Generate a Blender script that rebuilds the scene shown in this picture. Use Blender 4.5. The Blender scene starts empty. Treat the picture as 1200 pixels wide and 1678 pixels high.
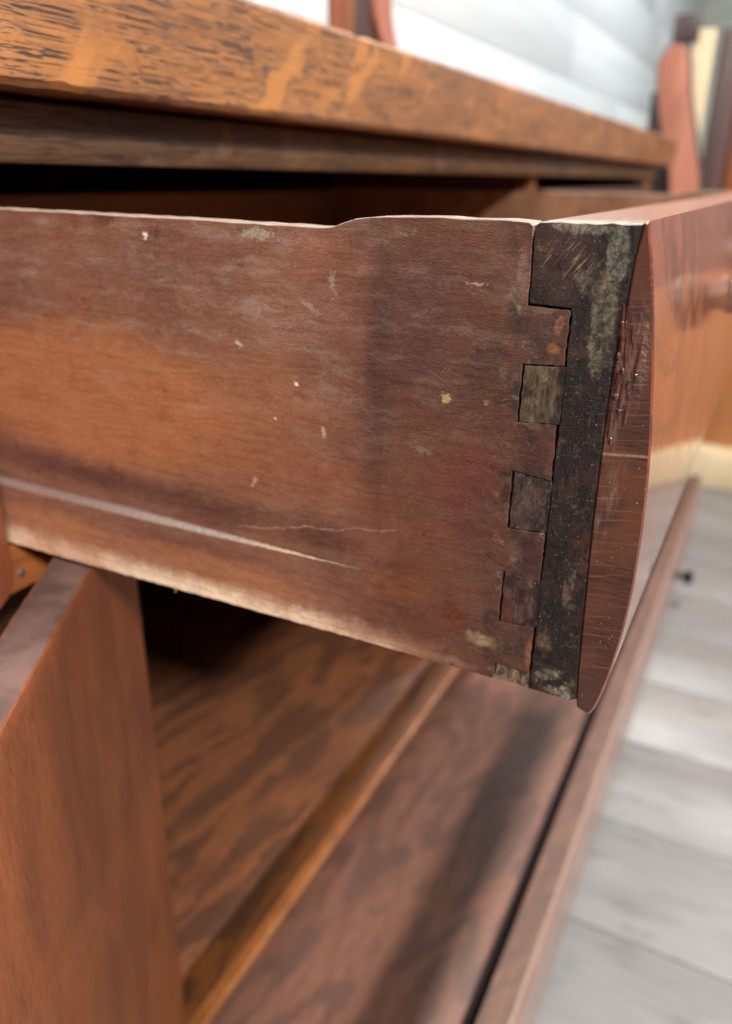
import bpy, bmesh, math, random
from mathutils import Matrix, Vector
random.seed(7)
SC = bpy.context.scene
COL = SC.collection

# ------------------------------------------------------------------ camera
cam_d = bpy.data.cameras.new('camera')
cam = bpy.data.objects.new('camera', cam_d)
COL.objects.link(cam)
YAW, PITCH, ROLL = (math.radians(a) for a in (26.709, 23.07, 0.936))
fw = Vector((math.cos(YAW)*math.cos(PITCH), math.sin(YAW)*math.cos(PITCH), -math.sin(PITCH)))
rt = fw.cross(Vector((0, 0, 1))).normalized()
up = rt.cross(fw)
r2 = rt*math.cos(ROLL) + up*math.sin(ROLL)
u2 = up*math.cos(ROLL) - rt*math.sin(ROLL)
m = Matrix((r2, u2, -fw)).transposed().to_4x4()
m.translation = Vector((-0.228, -0.0337, 0.8099))
cam.matrix_world = m
cam_d.sensor_fit = 'VERTICAL'
cam_d.sensor_height = 24.0
cam_d.lens = 1296.5/1678*24.0
cam_d.clip_start = 0.005
cam_d.clip_end = 60
cam_d.dof.use_dof = True
cam_d.dof.focus_distance = 0.236
cam_d.dof.aperture_fstop = 4.9
cam_d.dof.aperture_blades = 0
SC.camera = cam

# ------------------------------------------------------------------ light (indoor showroom, ceiling lamps and added fills)
world = bpy.data.worlds.new('World')
SC.world = world
world.use_nodes = True
wb = world.node_tree.nodes['Background']
wb.inputs[0].default_value = (0.86, 0.90, 0.96, 1)
wb.inputs[1].default_value = 0.22

def lamp(name, loc, target, sx, sy, power, col):
    d = bpy.data.lights.new(name, 'AREA')
    d.shape = 'RECTANGLE'; d.size = sx; d.size_y = sy
    d.energy = power; d.color = col
    o = bpy.data.objects.new(name, d); COL.objects.link(o)
    o.location = loc
    o.rotation_euler = (Vector(target) - Vector(loc)).to_track_quat('-Z', 'Y').to_euler()
    return o
lamp('ceiling_or_fill_lamp', (-1.9, -2.5, 2.75), (-1.9, -2.5, 0), 0.55, 0.40, 350, (1.0, 0.95, 0.89))
lamp('ceiling_or_fill_lamp', (0.75, -0.50, 2.75), (0.75, -0.50, 0), 0.60, 0.11, 95, (1.0, 0.95, 0.89))
lamp('ceiling_or_fill_lamp', (-1.60, -0.50, 2.75), (-1.60, -0.50, 0), 0.60, 0.16, 36, (1.0, 0.95, 0.89))  # added fill lamp that brightens the drawer side
lamp('ceiling_or_fill_lamp', (3.4, -0.50, 2.75), (3.4, -0.50, 0), 1.2, 0.60, 60, (1.0, 0.97, 0.93))  # added wall-wash lamp that brightens the board wall
lamp('ceiling_or_fill_lamp', (3.0, -2.95, 2.75), (3.0, -2.95, 0), 0.60, 0.30, 80, (1.0, 0.97, 0.93))

vs = SC.view_settings
vs.view_transform = 'Standard'; vs.look = 'None'; vs.gamma = 1.0; vs.exposure = 0.0
vs.use_curve_mapping = False
SC.render.engine = 'CYCLES'
SC.cycles.use_denoising = True
SC.cycles.max_bounces = 6
SC.cycles.caustics_reflective = False
SC.cycles.caustics_refractive = False

# ------------------------------------------------------------------ node helpers
def srgb(r, g, b):
    f = lambda c: ((c/255+0.055)/1.055)**2.4 if c > 10 else c/255/12.92
    return (f(r), f(g), f(b), 1.0)

class NT:
    def __init__(s, name):
        s.mat = bpy.data.materials.new(name)
        s.mat.use_nodes = True
        s.t = s.mat.node_tree
        s.bsdf = s.t.nodes['Principled BSDF']
        tc = s.t.nodes.new('ShaderNodeTexCoord')
        v = s.t.nodes.new('ShaderNodeVectorMath'); v.operation = 'SCALE'
        s.t.links.new(tc.outputs['Object'], v.inputs[0]); v.inputs['Scale'].default_value = 1000
        s.mm = v.outputs[0]            # object coordinates in millimetres
    def put(s, sock, v):
        if v is None: return
        if isinstance(v, bpy.types.NodeSocket): s.t.links.new(v, sock)
        else: sock.default_value = v
    def math(s, op, a, b=None, c=None, clamp=False):
        n = s.t.nodes.new('ShaderNodeMath'); n.operation = op; n.use_clamp = clamp
        for i, v in enumerate((a, b, c)):
            if v is not None: s.put(n.inputs[i], v)
        return n.outputs[0]
    def vadd(s, a, b):
        n = s.t.nodes.new('ShaderNodeVectorMath'); n.operation = 'ADD'
        s.put(n.inputs[0], a); s.put(n.inputs[1], b)
        return n.outputs[0]
    def mix(s, f, a, b, mode='MIX'):
        n = s.t.nodes.new('ShaderNodeMix'); n.data_type = 'RGBA'; n.blend_type = mode
        s.put(n.inputs[0], f); s.put(n.inputs[6], a); s.put(n.inputs[7], b)
        return n.outputs[2]
    def mapping(s, v, scale=(1, 1, 1), loc=(0, 0, 0), rot=(0, 0, 0), typ='POINT'):
        if typ == 'POINT' and any(rot):      # turn first, then stretch
            v = s.mapping(v, rot=tuple(-a for a in rot), typ='TEXTURE'); rot = (0, 0, 0)
        n = s.t.nodes.new('ShaderNodeMapping'); n.vector_type = typ
        s.put(n.inputs['Vector'], v)
        n.inputs['Location'].default_value = loc
        n.inputs['Rotation'].default_value = rot
        n.inputs['Scale'].default_value = scale
        return n.outputs[0]
    def noise(s, v, scale=1.0, detail=3.0, rough=0.55, dist=0.0, color=False):
        n = s.t.nodes.new('ShaderNodeTexNoise')
        s.put(n.inputs['Vector'], v)
        n.inputs['Scale'].default_value = scale
        n.inputs['Detail'].default_value = detail
        n.inputs['Roughness'].default_value = rough
        n.inputs['Distortion'].default_value = dist
        return n.outputs['Color' if color else 'Fac']
    def rng(s, v, a, b, lo=0.0, hi=1.0, smooth=True):
        n = s.t.nodes.new('ShaderNodeMapRange'); n.clamp = True
        n.interpolation_type = 'SMOOTHSTEP' if smooth else 'LINEAR'
        s.put(n.inputs[0], v)
        for i, x in ((1, a), (2, b), (3, lo), (4, hi)): n.inputs[i].default_value = x
        return n.outputs[0]
    def ramp(s, v, stops):
        n = s.t.nodes.new('ShaderNodeValToRGB')
        s.put(n.inputs[0], v)
        e = n.color_ramp.elements
        while len(e) < len(stops): e.new(0.5)
        for k, (p, c) in zip(e, stops): k.position = p; k.color = c
        return n.outputs[0]
    def warp(s, v, scale, amt, detail=3.0):
        c = s.noise(v, scale, detail, 0.6, color=True)
        n = s.t.nodes.new('ShaderNodeVectorMath'); n.operation = 'MULTIPLY_ADD'
        s.t.links.new(c, n.inputs[0])
        n.inputs[1].default_value = (amt*2,)*3
        n.inputs[2].default_value = (-amt,)*3
        return s.vadd(v, n.outputs[0])
    def sep(s, v):
        n = s.t.nodes.new('ShaderNodeSeparateXYZ'); s.put(n.inputs[0], v)
        return n.outputs
    def blob(s, v, y, z, ry, rz, rot=0.0, hard=0.35):
        """soft elliptic mask in the plane of the drawer side (mm)"""
        q = s.mapping(v, (1e4, ry, rz), (0, y, z), (rot, 0, 0), 'TEXTURE')
        n = s.t.nodes.new('ShaderNodeVectorMath'); n.operation = 'LENGTH'
        s.t.links.new(q, n.inputs[0])
        return s.rng(n.outputs['Value'], 1.0, hard)
    def paint(s, col, mask, c, k=1.0):
        return s.mix(s.math('MULTIPLY', mask, k) if k != 1.0 else mask, col, c)
    def bump(s, h, strength=0.3, dist=0.0003, prev=None):
        n = s.t.nodes.new('ShaderNodeBump')
        n.inputs['Strength'].default_value = strength
        n.inputs['Distance'].default_value = dist
        s.put(n.inputs['Height'], h)
        if prev is not None: s.t.links.new(prev, n.inputs['Normal'])
        return n.outputs[0]
    def out(s, col, rough=0.5, normal=None, coat=0.0, coat_rough=0.1, spec=0.5):
        b = s.bsdf
        s.put(b.inputs['Base Color'], col); s.put(b.inputs['Roughness'], rough)
        s.put(b.inputs['Coat Weight'], coat); s.put(b.inputs['Coat Roughness'], coat_rough)
        s.put(b.inputs['Specular IOR Level'], spec)
        if normal is not None:
            s.t.links.new(normal, b.inputs['Normal'])
        return s.mat

# ------------------------------------------------------------------ materials
def joint_dirt(n, c, k=1.0):
    """old stain, soot and dust lying over the corner joint, one pattern for all its pieces"""
    p = n.mm
    x, y, z = n.sep(p)
    a = n.noise(n.warp(p, .15, 2.5), .11, 6, .74)
    near = n.rng(y, 44, 31)
    c = n.paint(c, n.math('MULTIPLY', n.rng(a, .47, .62), near), srgb(30, 22, 20), .78*k)
    b = n.noise(n.vadd(n.warp(p, .2, 2.0), (5, 90, 41)), .16, 7, .8)
    c = n.paint(c, n.math('MULTIPLY', n.rng(b, .55, .72), near), srgb(140, 122, 98), .6*k)
    e = n.noise(n.vadd(p, (0, 33, 7)), .09, 5, .7)
    c = n.paint(c, n.math('MULTIPLY', n.rng(e, .54, .70), near), srgb(92, 48, 32), .6*k)
    return c
def m_side():
    n = NT('old_drawer_side_wood')
    p = n.mm
    w = n.warp(p, 0.09, 5.0); w = n.warp(w, 0.6, 1.1)
    w2 = n.warp(p, 0.8, 0.9, 4)
    # streaks of grain along the depth of the drawer
    g1 = n.noise(n.mapping(n.warp(p, 0.05, 2.0), (1, 0.035, 0.9)), 1.0, 5, 0.65)
    g2 = n.noise(n.mapping(n.warp(p, 0.2, 0.6), (1, 0.22, 4.2)), 1.0, 3, 0.6)
    big = n.noise(p, 0.022, 4, 0.6)
    mid = n.noise(p, 0.11, 4, 0.65)
    c = n.mix(n.rng(big, 0.32, 0.68), srgb(110, 72, 57), srgb(124, 83, 64))
    T = [ # y, z, ry, rz, rot, hard, colour, strength : wear, sun bleach, stains, a painted shadow band and hazy sheen
        (205, 726, 105, 37, 0.03, .55, (156, 98, 62), .9), (130, 742, 42, 19, 0, .2, (138, 90, 62), .55),
        (120, 712, 60, 22, -.05, .2, (128, 78, 52), .6), (98, 785, 20, 12, 0, .3, (132, 84, 64), .6),
        (215, 691, 96, 9.5, .02, .25, (80, 47, 42), .9), (140, 688, 62, 9, 0, .2, (84, 52, 42), .8),
        (100, 688, 26, 13, 0, .3, (78, 50, 42), .7), (235, 660, 60, 13, 0, .3, (158, 105, 74), .85),
        (150, 661, 70, 11, 0, .3, (150, 98, 68), .85), (150, 671, 60, 4, 0, .2, (98, 62, 52), .7),
        (77, 750, 10, 56, .02, .2, (74, 50, 52), .75), 
        (63, 768, 17, 36, 0, .3, (98, 68, 70), .7), 
        (42, 757, 13.5, 30, 0, .72, (84, 54, 38), .85), (42, 726, 11, 17, 0, .4, (112, 56, 42), .6),
        (43, 708, 14, 24, 0, .4, (102, 56, 54), .7), 
        (66, 675, 22, 10, -.1, .05, (150, 92, 52), .5), (47, 668, 5, 10, -.35, .6, (112, 56, 24), .9),
        (225, 779, 26, 7, .05, .3, (128, 102, 92), .55),
        (198, 781, 11, 8, .4, .35, (132, 116, 106), .6), (229, 763, 19, 7, .1, .5, (124, 98, 88), .6),
        (207, 762, 8, 6, .5, .55, (120, 64, 48), .7), (178, 776, 22, 6, .35, .3, (128, 106, 94), .5),
        (189, 793, 10, 2.8, 0, .6, (82, 46, 34), .8), (166, 789, 1.8, 5, .1, .6, (74, 44, 32), .75),
        (150, 758, 12, 5, 0, .3, (128, 112, 102), .4),
        
        (140, 791, 36, 2.6, 0, .3, (140, 124, 112), .55), (123, 792, 9, 2.6, 0, .3, (160, 150, 134), .7),
        (74, 795.5, 13, 3.2, 0, .3, (146, 130, 114), .85), (50, 797, 20, 2.6, 0, .3, (140, 126, 110), .9),
        (31.6, 785, 2.6, 9.5, 0, .3, (168, 122, 106), .7), 
        (60, 747, 5.5, 8, .1, .3, (136, 122, 104), .65),
        
        (36.4, 661.8, 8.5, 3.2, .08, .3, (196, 182, 140), .9), (46, 650.5, 15, 3, 0, .3, (176, 156, 138), .8),
        (60, 654, 14, 6, 0, .2, (124, 82, 78), .6), (112, 735, 30, 13, .1, .1, (138, 84, 56), .4), (48, 719, 16, 15, 0, .05, (120, 64, 48), .5), (95, 711, 15, 10, 0, .1, (140, 84, 56), .4), (62, 698, 14, 10, -.2, .05, (132, 80, 54), .35), (110, 762, 26, 10, -.2, .05, (150, 124, 110), .55), (150, 775, 30, 9, .1, .05, (140, 116, 106), .5), (70, 735, 16, 10, .2, .05, (124, 96, 90), .5)]
    dustb = n.rng(n.noise(n.mapping(n.warp(p, .05, 4), (1, .3, 1)), .19, 7, .8), .38, .66, .1, .9)
    for (y, z, ry, rz, rot, hard, rgb, k) in T:
        b = n.blob(w, y, z, ry, rz, rot, hard if max(rgb)-min(rgb) > 50 else .1)
        if max(rgb)-min(rgb) <= 50 and rgb[0] > 115: b = n.math('MULTIPLY', b, dustb)
        c = n.paint(c, b, srgb(*rgb), k)
    x, y, z = n.sep(w2)
    x0, y0, z0 = n.sep(p)
    # bare, rubbed bottom edge
    lip = n.math('MULTIPLY', n.rng(n.math('ADD', z, n.math('MULTIPLY', n.math('SUBTRACT', n.noise(p, .09, 4, .7), .5), 9)), 659, 648.5), n.rng(y0, 38, 75))
    c = n.paint(c, lip, n.mix(n.rng(big, .4, .6), srgb(206, 164, 134), srgb(236, 212, 182)), .9)
    # the ends of the tails
    for (y_, z_, ry, rz, rot, rgb, k) in [(24, 767.5, 7, 8.5, 0, (88, 62, 52), .7), (24, 733, 6.5, 8.6, 0, (100, 60, 38), .8), (22, 698, 5.5, 8, 0, (84, 40, 34), .9),
            (24, 663, 6.6, 8.4, 0, (106, 76, 66), .7), (20.6, 771.5, 1.5, 3.4, .2, (214, 150, 106), .85), (21.4, 764.6, 2.6, 2.2, .3, (210, 142, 92), .9),
            (26, 775, 5, 1.2, 0, (150, 140, 128), .6), (26, 741, 5.5, 1.2, .1, (146, 118, 100), .7), (19.2, 728, 1.4, 3.4, 0, (142, 98, 76), .6),
            (27, 699, 3.4, 7, -.1, (128, 112, 92), .6), (18.8, 662, 1.6, 7, 0, (186, 128, 92), .8)]:
        c = n.paint(c, n.blob(w2, y_, z_, ry, rz, rot, .5), srgb(*rgb), k)
    for (y_, z_, ry, rz, rot, k) in [(32.4, 724.4, 3.4, 1.1, -.15, .9), (31.6, 717, 2.2, 6, .1, .7), (33, 748, 3.6, .8, -.5, .7), (33.5, 777, 3, 2.6, .3, .5)]:
        c = n.paint(c, n.blob(w2, y_, z_, ry, rz, rot, .3), srgb(34, 22, 20), k)
    # grain and dirt in the pores
    c = n.mix(n.rng(g1, 0.40, 0.74), c, n.mix(1.0, c, (0.70, 0.64, 0.61, 1), 'MULTIPLY'))
    c = n.mix(n.math('MULTIPLY', n.rng(g2, 0.50, 0.75), .60), c, n.mix(1.0, c, (0.48, 0.42, 0.42, 1), 'MULTIPLY'))
    c = n.mix(n.math('MULTIPLY', n.rng(g2, 0.46, 0.26), .34), c, srgb(182, 132, 104))
    c = n.mix(n.rng(mid, 0.5, 0.72, 0, .45), c, n.mix(1.0, c, (0.62, 0.56, 0.58, 1), 'MULTIPLY'))
    # short raised fibres towards the joint
    fib = n.noise(n.mapping(p, (1, 0.9, 4.5), rot=(-0.28, 0, 0)), 0.55, 2, 0.5)
    nearj = n.rng(y0, 95, 45)
    c = n.mix(n.math('MULTIPLY', n.rng(fib, 0.56, 0.72), n.math('MULTIPLY', nearj, .28)), c, srgb(176, 118, 104))
    c = n.mix(n.math('MULTIPLY', n.rng(fib, 0.44, 0.30), n.math('MULTIPLY', nearj, .4)), c, srgb(58, 30, 28))
    # grey film of dust and painted hazy sheen, strongest in the upper half
    d1 = n.noise(n.mapping(n.warp(p, .05, 4), (1, .22, 1)), 0.17, 7, 0.78)
    film = n.math('MULTIPLY', n.rng(d1, 0.48, 0.74), n.rng(z0, 700, 775, .10, .58))
    c = n.paint(c, film, srgb(150, 130, 114))
    # crumbs
    s1 = n.noise(p, 1.1, 2, 0.5); s2 = n.noise(p, 0.06, 3, 0.6)
    spk = n.math('MULTIPLY', n.rng(s1, 0.735, 0.78), n.rng(s2, 0.42, 0.62))
    c = n.paint(c, spk, srgb(206, 196, 176), .9)
    s3 = n.noise(n.mapping(p, (1, .6, 1)), 2.2, 2, 0.5)
    spk2 = n.math('MULTIPLY', n.rng(s3, 0.72, 0.77), n.rng(y0, 130, 50))
    c = n.paint(c, spk2, srgb(176, 160, 138), .8)
    # flakes and scratches with a shape of their own
    chips = [(94.4, 777.7, 2.2, 6.6, -.1, (150, 134, 118), .6), (103, 770, 7.5, 1.7, .55, (150, 134, 116), .55),
             (98, 727.7, 1.4, 3.8, -.2, (170, 158, 136), .7), (108.4, 743.2, 1.7, 1.1, .4, (220, 210, 188), 1),
             (117.6, 729.4, 1.3, 1.1, 0, (206, 190, 166), .9), (53.8, 745.8, 3.0, 2.7, .4, (196, 180, 124), 1),
             (40.3, 746, 1.4, 1.4, 0, (160, 146, 104), .8), (36.3, 756.4, 2.6, 2.0, .6, (120, 106, 74), .7),
             (61, 727.5, 6.5, 2.4, .3, (146, 134, 124), .5),
             (170, 789, 1.8, 1.8, 0, (212, 202, 186), .9),
             (132, 755, 3.0, 2.0, .6, (176, 170, 162), .8), 
             (128, 704, 4.6, 1.6, -.9, (166, 142, 124), .7), (46, 781, 6, .7, .04, (196, 176, 162), .8),
             
             (123, 791.5, 11, 2.6, 0, (150, 138, 120), .7), (58, 744, 7, 9, .2, (150, 136, 112), .7),
             (88, 752, 14, 12, .3, (150, 130, 112), .5), 
             (46, 762, 6, 16, .15, (136, 120, 88), .6), (33, 780, 4, 14, 0, (150, 134, 114), .6), (70, 794, 20, 5, 0, (168, 154, 134), .8)]
    brk = n.noise(p, 0.95, 4, 0.72); brk2 = n.noise(n.mapping(p, (1, .7, 1)), 0.42, 4, 0.7)
    nz = n.math('ADD', n.math('MULTIPLY', brk, 1.5), n.math('MULTIPLY', brk2, 1.3))
    for (y_, z_, ry, rz, rot, rgb, k) in chips:
        q_ = n.mapping(w2, (1e4, ry, rz), (0, y_, z_), (rot, 0, 0), 'TEXTURE')
        l_ = n.t.nodes.new('ShaderNodeVectorMath'); l_.operation = 'LENGTH'
        n.t.links.new(q_, l_.inputs[0])
        big_ = ry > 5.5 and rz > 4; b = n.rng(n.math('SUBTRACT', nz, n.math('MULTIPLY', l_.outputs['Value'], .7)), 1.35 if big_ else .95, 1.75 if big_ else 1.15)
        c = n.paint(c, b, srgb(*rgb), k)
    # long rub mark left by the runner, tapering towards the front
    sx, sy, sz = n.sep(n.warp(p, 0.35, 0.45, 4))
    hw = n.rng(y0, 82, 190, 0.05, 2.6, False)
    dz = n.math('ABSOLUTE', n.math('SUBTRACT', sz, 678.2))
    rub = n.rng(n.math('DIVIDE', dz, hw), 1.25, 0.35)
    rub = n.math('MULTIPLY', rub, n.rng(y0, 82.5, 84))
    rubn = n.noise(n.mapping(p, (1, .4, 2.2)), 1.0, 4, 0.7)
    c = n.paint(c, n.math('MULTIPLY', rub, n.rng(rubn, 0.28, 0.62, .25, 1)), n.mix(n.math('MULTIPLY', n.rng(y0, 135, 118), n.rng(y0, 96, 108)), n.mix(n.rng(y0, 230, 140), srgb(148, 134, 130), srgb(190, 180, 172)), srgb(222, 204, 168)), .92)
    # hairline split above it
    zc = n.math('ADD', n.math('ADD', n.math('MULTIPLY', n.math('SUBTRACT', y0, 134), -0.185), 681.5), n.math('MULTIPLY', n.noise(n.mapping(p, (0, 1, 0)), .045, 3), 6))
    dcr = n.math('ABSOLUTE', n.math('SUBTRACT', sz, zc))
    cr = n.math('MULTIPLY', n.rng(dcr, 0.55, 0.12), n.math('MULTIPLY', n.rng(y0, 58, 74), n.rng(y0, 140, 126)))
    c = n.paint(c, n.math('MULTIPLY', cr, n.rng(rubn, .38, .6)), srgb(172, 138, 112), .7)
    vf = n.noise(n.mapping(p, (1, .55, 1.5)), 1.5, 5, .75)
    # darker towards the front; grime packed into the joint
    tone_n = n.noise(p, .07, 5, .7)
    gy = n.math('ADD', y0, n.math('MULTIPLY', n.math('SUBTRACT', tone_n, .5), 70))
    c = n.mix(n.rng(gy, 112, 58, 0, .95), c, n.mix(1.0, c, (.52, .43, .38, 1), 'MULTIPLY'))
    c = n.mix(n.rng(n.math('ADD', y0, n.math('MULTIPLY', n.math('SUBTRACT', brk2, .5), 22)), 40, 28, 0, .95), c, n.mix(1.0, c, (.66, .62, .58, 1), 'MULTIPLY'))
    c = joint_dirt(n, c)
    # fine hairline scuffs at random angles
    for (ang, sd) in ((.9, 3), (-.5, 11), (.25, 29)):
        sf = n.noise(n.mapping(n.vadd(p, (0, sd*7, sd*3)), (1, .07, 1.9), rot=(ang, 0, 0)), 1.0, 1, .4)
        c = n.paint(c, n.math('MULTIPLY', n.rng(sf, .735, .76), n.rng(tone_n, .42, .6)), srgb(160, 132, 116), .26)
    c = n.mix(1.0, c, n.ramp(vf, [(.28, (.84, .82, .81, 1)), (.5, (1.27, 1.26, 1.26, 1)), (.74, (1.9, 1.9, 1.9, 1))]), 'MULTIPLY')
    h = n.math('ADD', n.math('MULTIPLY', g2, .55), n.math('MULTIPLY', fib, .5))
    h = n.math('SUBTRACT', h, n.math('MULTIPLY', rub, 1.0))
    rough = n.rng(d1, .35, .7, .42, .68)
    return n.out(c, rough, n.bump(h, .75, .00040), spec=.5, coat=.35, coat_rough=.30)

def m_worn_edge():
    n = NT('worn_or_lit_edge')
    p = n.mm
    g = n.noise(n.mapping(p, (2.0, .09, 2.0)), 1.0, 5, .7)
    g2 = n.noise(p, 0.5, 4, .7)
    c = n.ramp(g, [(.28, srgb(74, 55, 46)), (.48, srgb(140, 120, 106)), (.72, srgb(196, 182, 170))])
    c = n.mix(n.rng(g2, .52, .72, 0, .8), c, srgb(98, 78, 66))
    return n.out(c, .5, n.bump(g, .5, .0003), spec=.5)

def m_front_top():
    n = NT('front_top_edge')
    p = n.mm
    x, y, z = n.sep(n.warp(p, .06, 6))
    g = n.noise(n.mapping(p, (.05, 1.6, 1.6)), 1.0, 5, .7)
    g2 = n.noise(p, 0.4, 4, .7)
    c = n.ramp(g, [(.3, srgb(110, 66, 50)), (.5, srgb(146, 98, 78)), (.7, srgb(170, 126, 106))])
    pale = n.ramp(g, [(.3, srgb(112, 94, 80)), (.5, srgb(176, 162, 148)), (.7, srgb(212, 202, 192))])
    c = n.mix(n.rng(x, 30, 6), c, pale)
    c = n.mix(n.rng(g2, .56, .74, 0, .7), c, srgb(96, 74, 60))
    return n.out(c, .35, n.bump(g, .4, .0003), coat=.3, coat_rough=.25)

def m_block():
    n = NT('blackened_front_block')
    p = n.mm
    w = n.warp(n.warp(p, .12, 3.0), .8, .9)
    g = n.noise(n.mapping(p, (1, .5, .12)), 1.2, 5, .65)
    lum = n.noise(p, .10, 4, .65)
    c = n.mix(n.rng(g, .35, .65), srgb(20, 16, 17), srgb(38, 28, 26))
    c = n.mix(n.rng(lum, .50, .70, 0, .8), c, srgb(60, 38, 30))
    fine = n.noise(p, 1.4, 5, .75)
    grit = n.noise(n.warp(p, .3, 1.5), .38, 7, .8)
    hs = n.noise(n.mapping(p, (1, .10, 2.4), rot=(.12, 0, 0)), 1.0, 2, .5)
    c = n.paint(c, n.math('MULTIPLY', n.rng(hs, .62, .68), n.rng(grit, .4, .6)), srgb(104, 84, 72), .5)
    vs2 = n.noise(n.mapping(p, (1, 1.6, .10)), 1.0, 2, .5)
    c = n.paint(c, n.math('MULTIPLY', n.rng(vs2, .60, .68), n.rng(lum, .42, .6)), srgb(94, 74, 60), .5)
    # reddish brown wood showing at the top
    c = n.paint(c, n.blob(w, 22, 790, 11, 15, 0, .5), srgb(64, 42, 36), .9)
    # dried grey-green filler smeared over the upper end
    def grime(c, y, z, ry, rz, rot, hard, k, rgb=(116, 104, 84)):
        b = n.blob(w, y, z, ry, rz, rot, hard)
        col = n.mix(n.rng(grit, .40, .62), srgb(*[int(v*.48) for v in rgb]), srgb(*rgb))
        m2 = n.rng(n.math('ADD', n.math('ADD', b, n.math('MULTIPLY', n.math('SUBTRACT', grit, .5), 1.5)), n.math('MULTIPLY', n.math('SUBTRACT', fine, .5), 1.3)), .30, 1.05)
        return n.paint(c, n.math('MULTIPLY', n.math('MULTIPLY', m2, n.rng(b, 0, .3)), n.rng(fine, .25, .52, .55, 1)), col, k)
    c = grime(c, 8.5, 772, 4.6, 19, .02, .6, .95)
    c = grime(c, 12, 784, 9, 6, .1, .4, .8, (124, 106, 86))
    c = grime(c, 7, 792, 3.8, 11, .05, .5, .9, (120, 116, 100))
    c = grime(c, 17, 797.5, 13, 2.4, 0, .4, .9, (150, 138, 118))
    c = grime(c, 22, 775.5, 5, 2.2, .2, .4, .6)
    c = grime(c, 8.6, 689, 1.5, 9.5, .14, .5, .75, (112, 100, 82))
    c = grime(c, 12.5, 655.5, 9, 4.0, -.55, .2, .9, (176, 158, 130))
    c = grime(c, 7, 650.5, 8, 3.2, 0, .2, .85, (164, 148, 122))
    c = grime(c, 4.6, 651, 2.6, 6, 0, .5, .8, (150, 146, 128))
    c = grime(c, 14, 668, 4, 6, -.3, .4, .7, (116, 92, 70))
    c = grime(c, 19, 745, 3.0, 9, 0, .3, .35)
    c = joint_dirt(n, c, .85)
    # scratches across the filler
    sc = n.noise(n.mapping(p, (1, 1.5, .10), rot=(-.6, 0, 0)), 1.3, 2, .5)
    scm = n.math('MULTIPLY', n.rng(sc, .57, .63), n.blob(w, 20, 789, 8.5, 7, .4, .5))
    c = n.paint(c, scm, srgb(150, 128, 104), .6)
    # black drip
    c = n.paint(c, n.blob(w, 14.3, 774, 1.3, 7, .25, .5), srgb(22, 20, 22), .95)
    s1 = n.noise(p, 1.3, 2, .5)
    spk = n.rng(s1, .67, .73)
    c = n.paint(c, spk, srgb(150, 136, 116), .6)
    h = n.math('ADD', n.math('MULTIPLY', grit, 1.2), n.math('MULTIPLY', fine, .6))
    h = n.math('ADD', h, n.math('MULTIPLY', scm, .8))
    h = n.math('ADD', h, n.math('MULTIPLY', lum, 3.0))
    h = n.math('ADD', h, n.math('MULTIPLY', hs, .5))
    rough = n.rng(grit, .4, .65, .30, .75)
    return n.out(c, rough, n.bump(h, .8, .0004), spec=.3)

def m_pin(base, dark, dust, k, seed):
    n = NT('pin_end_grain')
    p = n.vadd(n.mm, (seed*37.0, seed*53.0, 0))
    g = n.noise(n.mapping(p, (1, 1.6, .16)), .9, 5, .65)
    c = n.mix(n.rng(g, .34, .66), srgb(*dark), srgb(*base))
    d = n.noise(n.mapping(p, (1, 1.2, .6)), .30, 7, .8)
    f = n.noise(p, 1.6, 4, .7)
    c = n.paint(c, n.math('MULTIPLY', n.rng(d, .42, .68), n.rng(f, .3, .55, .3, 1)), srgb(*dust), k)
    x, y, z = n.sep(n.mm)
    c = n.paint(c, n.rng(n.math('ADD', y, n.math('MULTIPLY', n.math('SUBTRACT', d, .5), 14)), 21.5, 17), srgb(26, 20, 20), .92)
    c = joint_dirt(n, c)
    s1 = n.noise(p, 1.2, 2, .5)
    c = n.paint(c, n.rng(s1, .70, .76), srgb(190, 172, 134), .7)
    h = n.math('ADD', g, n.math('MULTIPLY', f, .6))
    return n.out(c, n.rng(d, .4, .6, .36, .62), n.bump(h, .5, .0003), spec=.45)

def m_tail(base, dark, spots, seed):
    n = NT('tail_wood')
    p = n.vadd(n.mm, (0, seed*71.0, seed*13.0))
    w = n.warp(n.mm, .7, .8)
    g = n.noise(n.mapping(p, (1, .25, 2.6)), 1.0, 4, .65)
    c = n.mix(n.rng(g, .36, .66), srgb(*dark), srgb(*base))
    for (y, z, ry, rz, rot, rgb, k) in spots:
        c = n.paint(c, n.blob(w, y, z, ry, rz, rot, .5), srgb(*rgb), k)
    d = n.noise(p, .4, 5, .7); f = n.noise(p, 1.3, 4, .7)
    c = n.paint(c, n.math('MULTIPLY', n.rng(d, .52, .72), n.rng(f, .4, .6)), srgb(150, 128, 108), .55)
    s1 = n.noise(p, 1.2, 2, .5)
    c = n.paint(c, n.rng(s1, .71, .77), srgb(196, 178, 150), .7)
    return n.out(c, n.rng(d, .4, .65, .34, .6), n.bump(n.math('ADD', g, f), .5, .00025), spec=.45)

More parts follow.
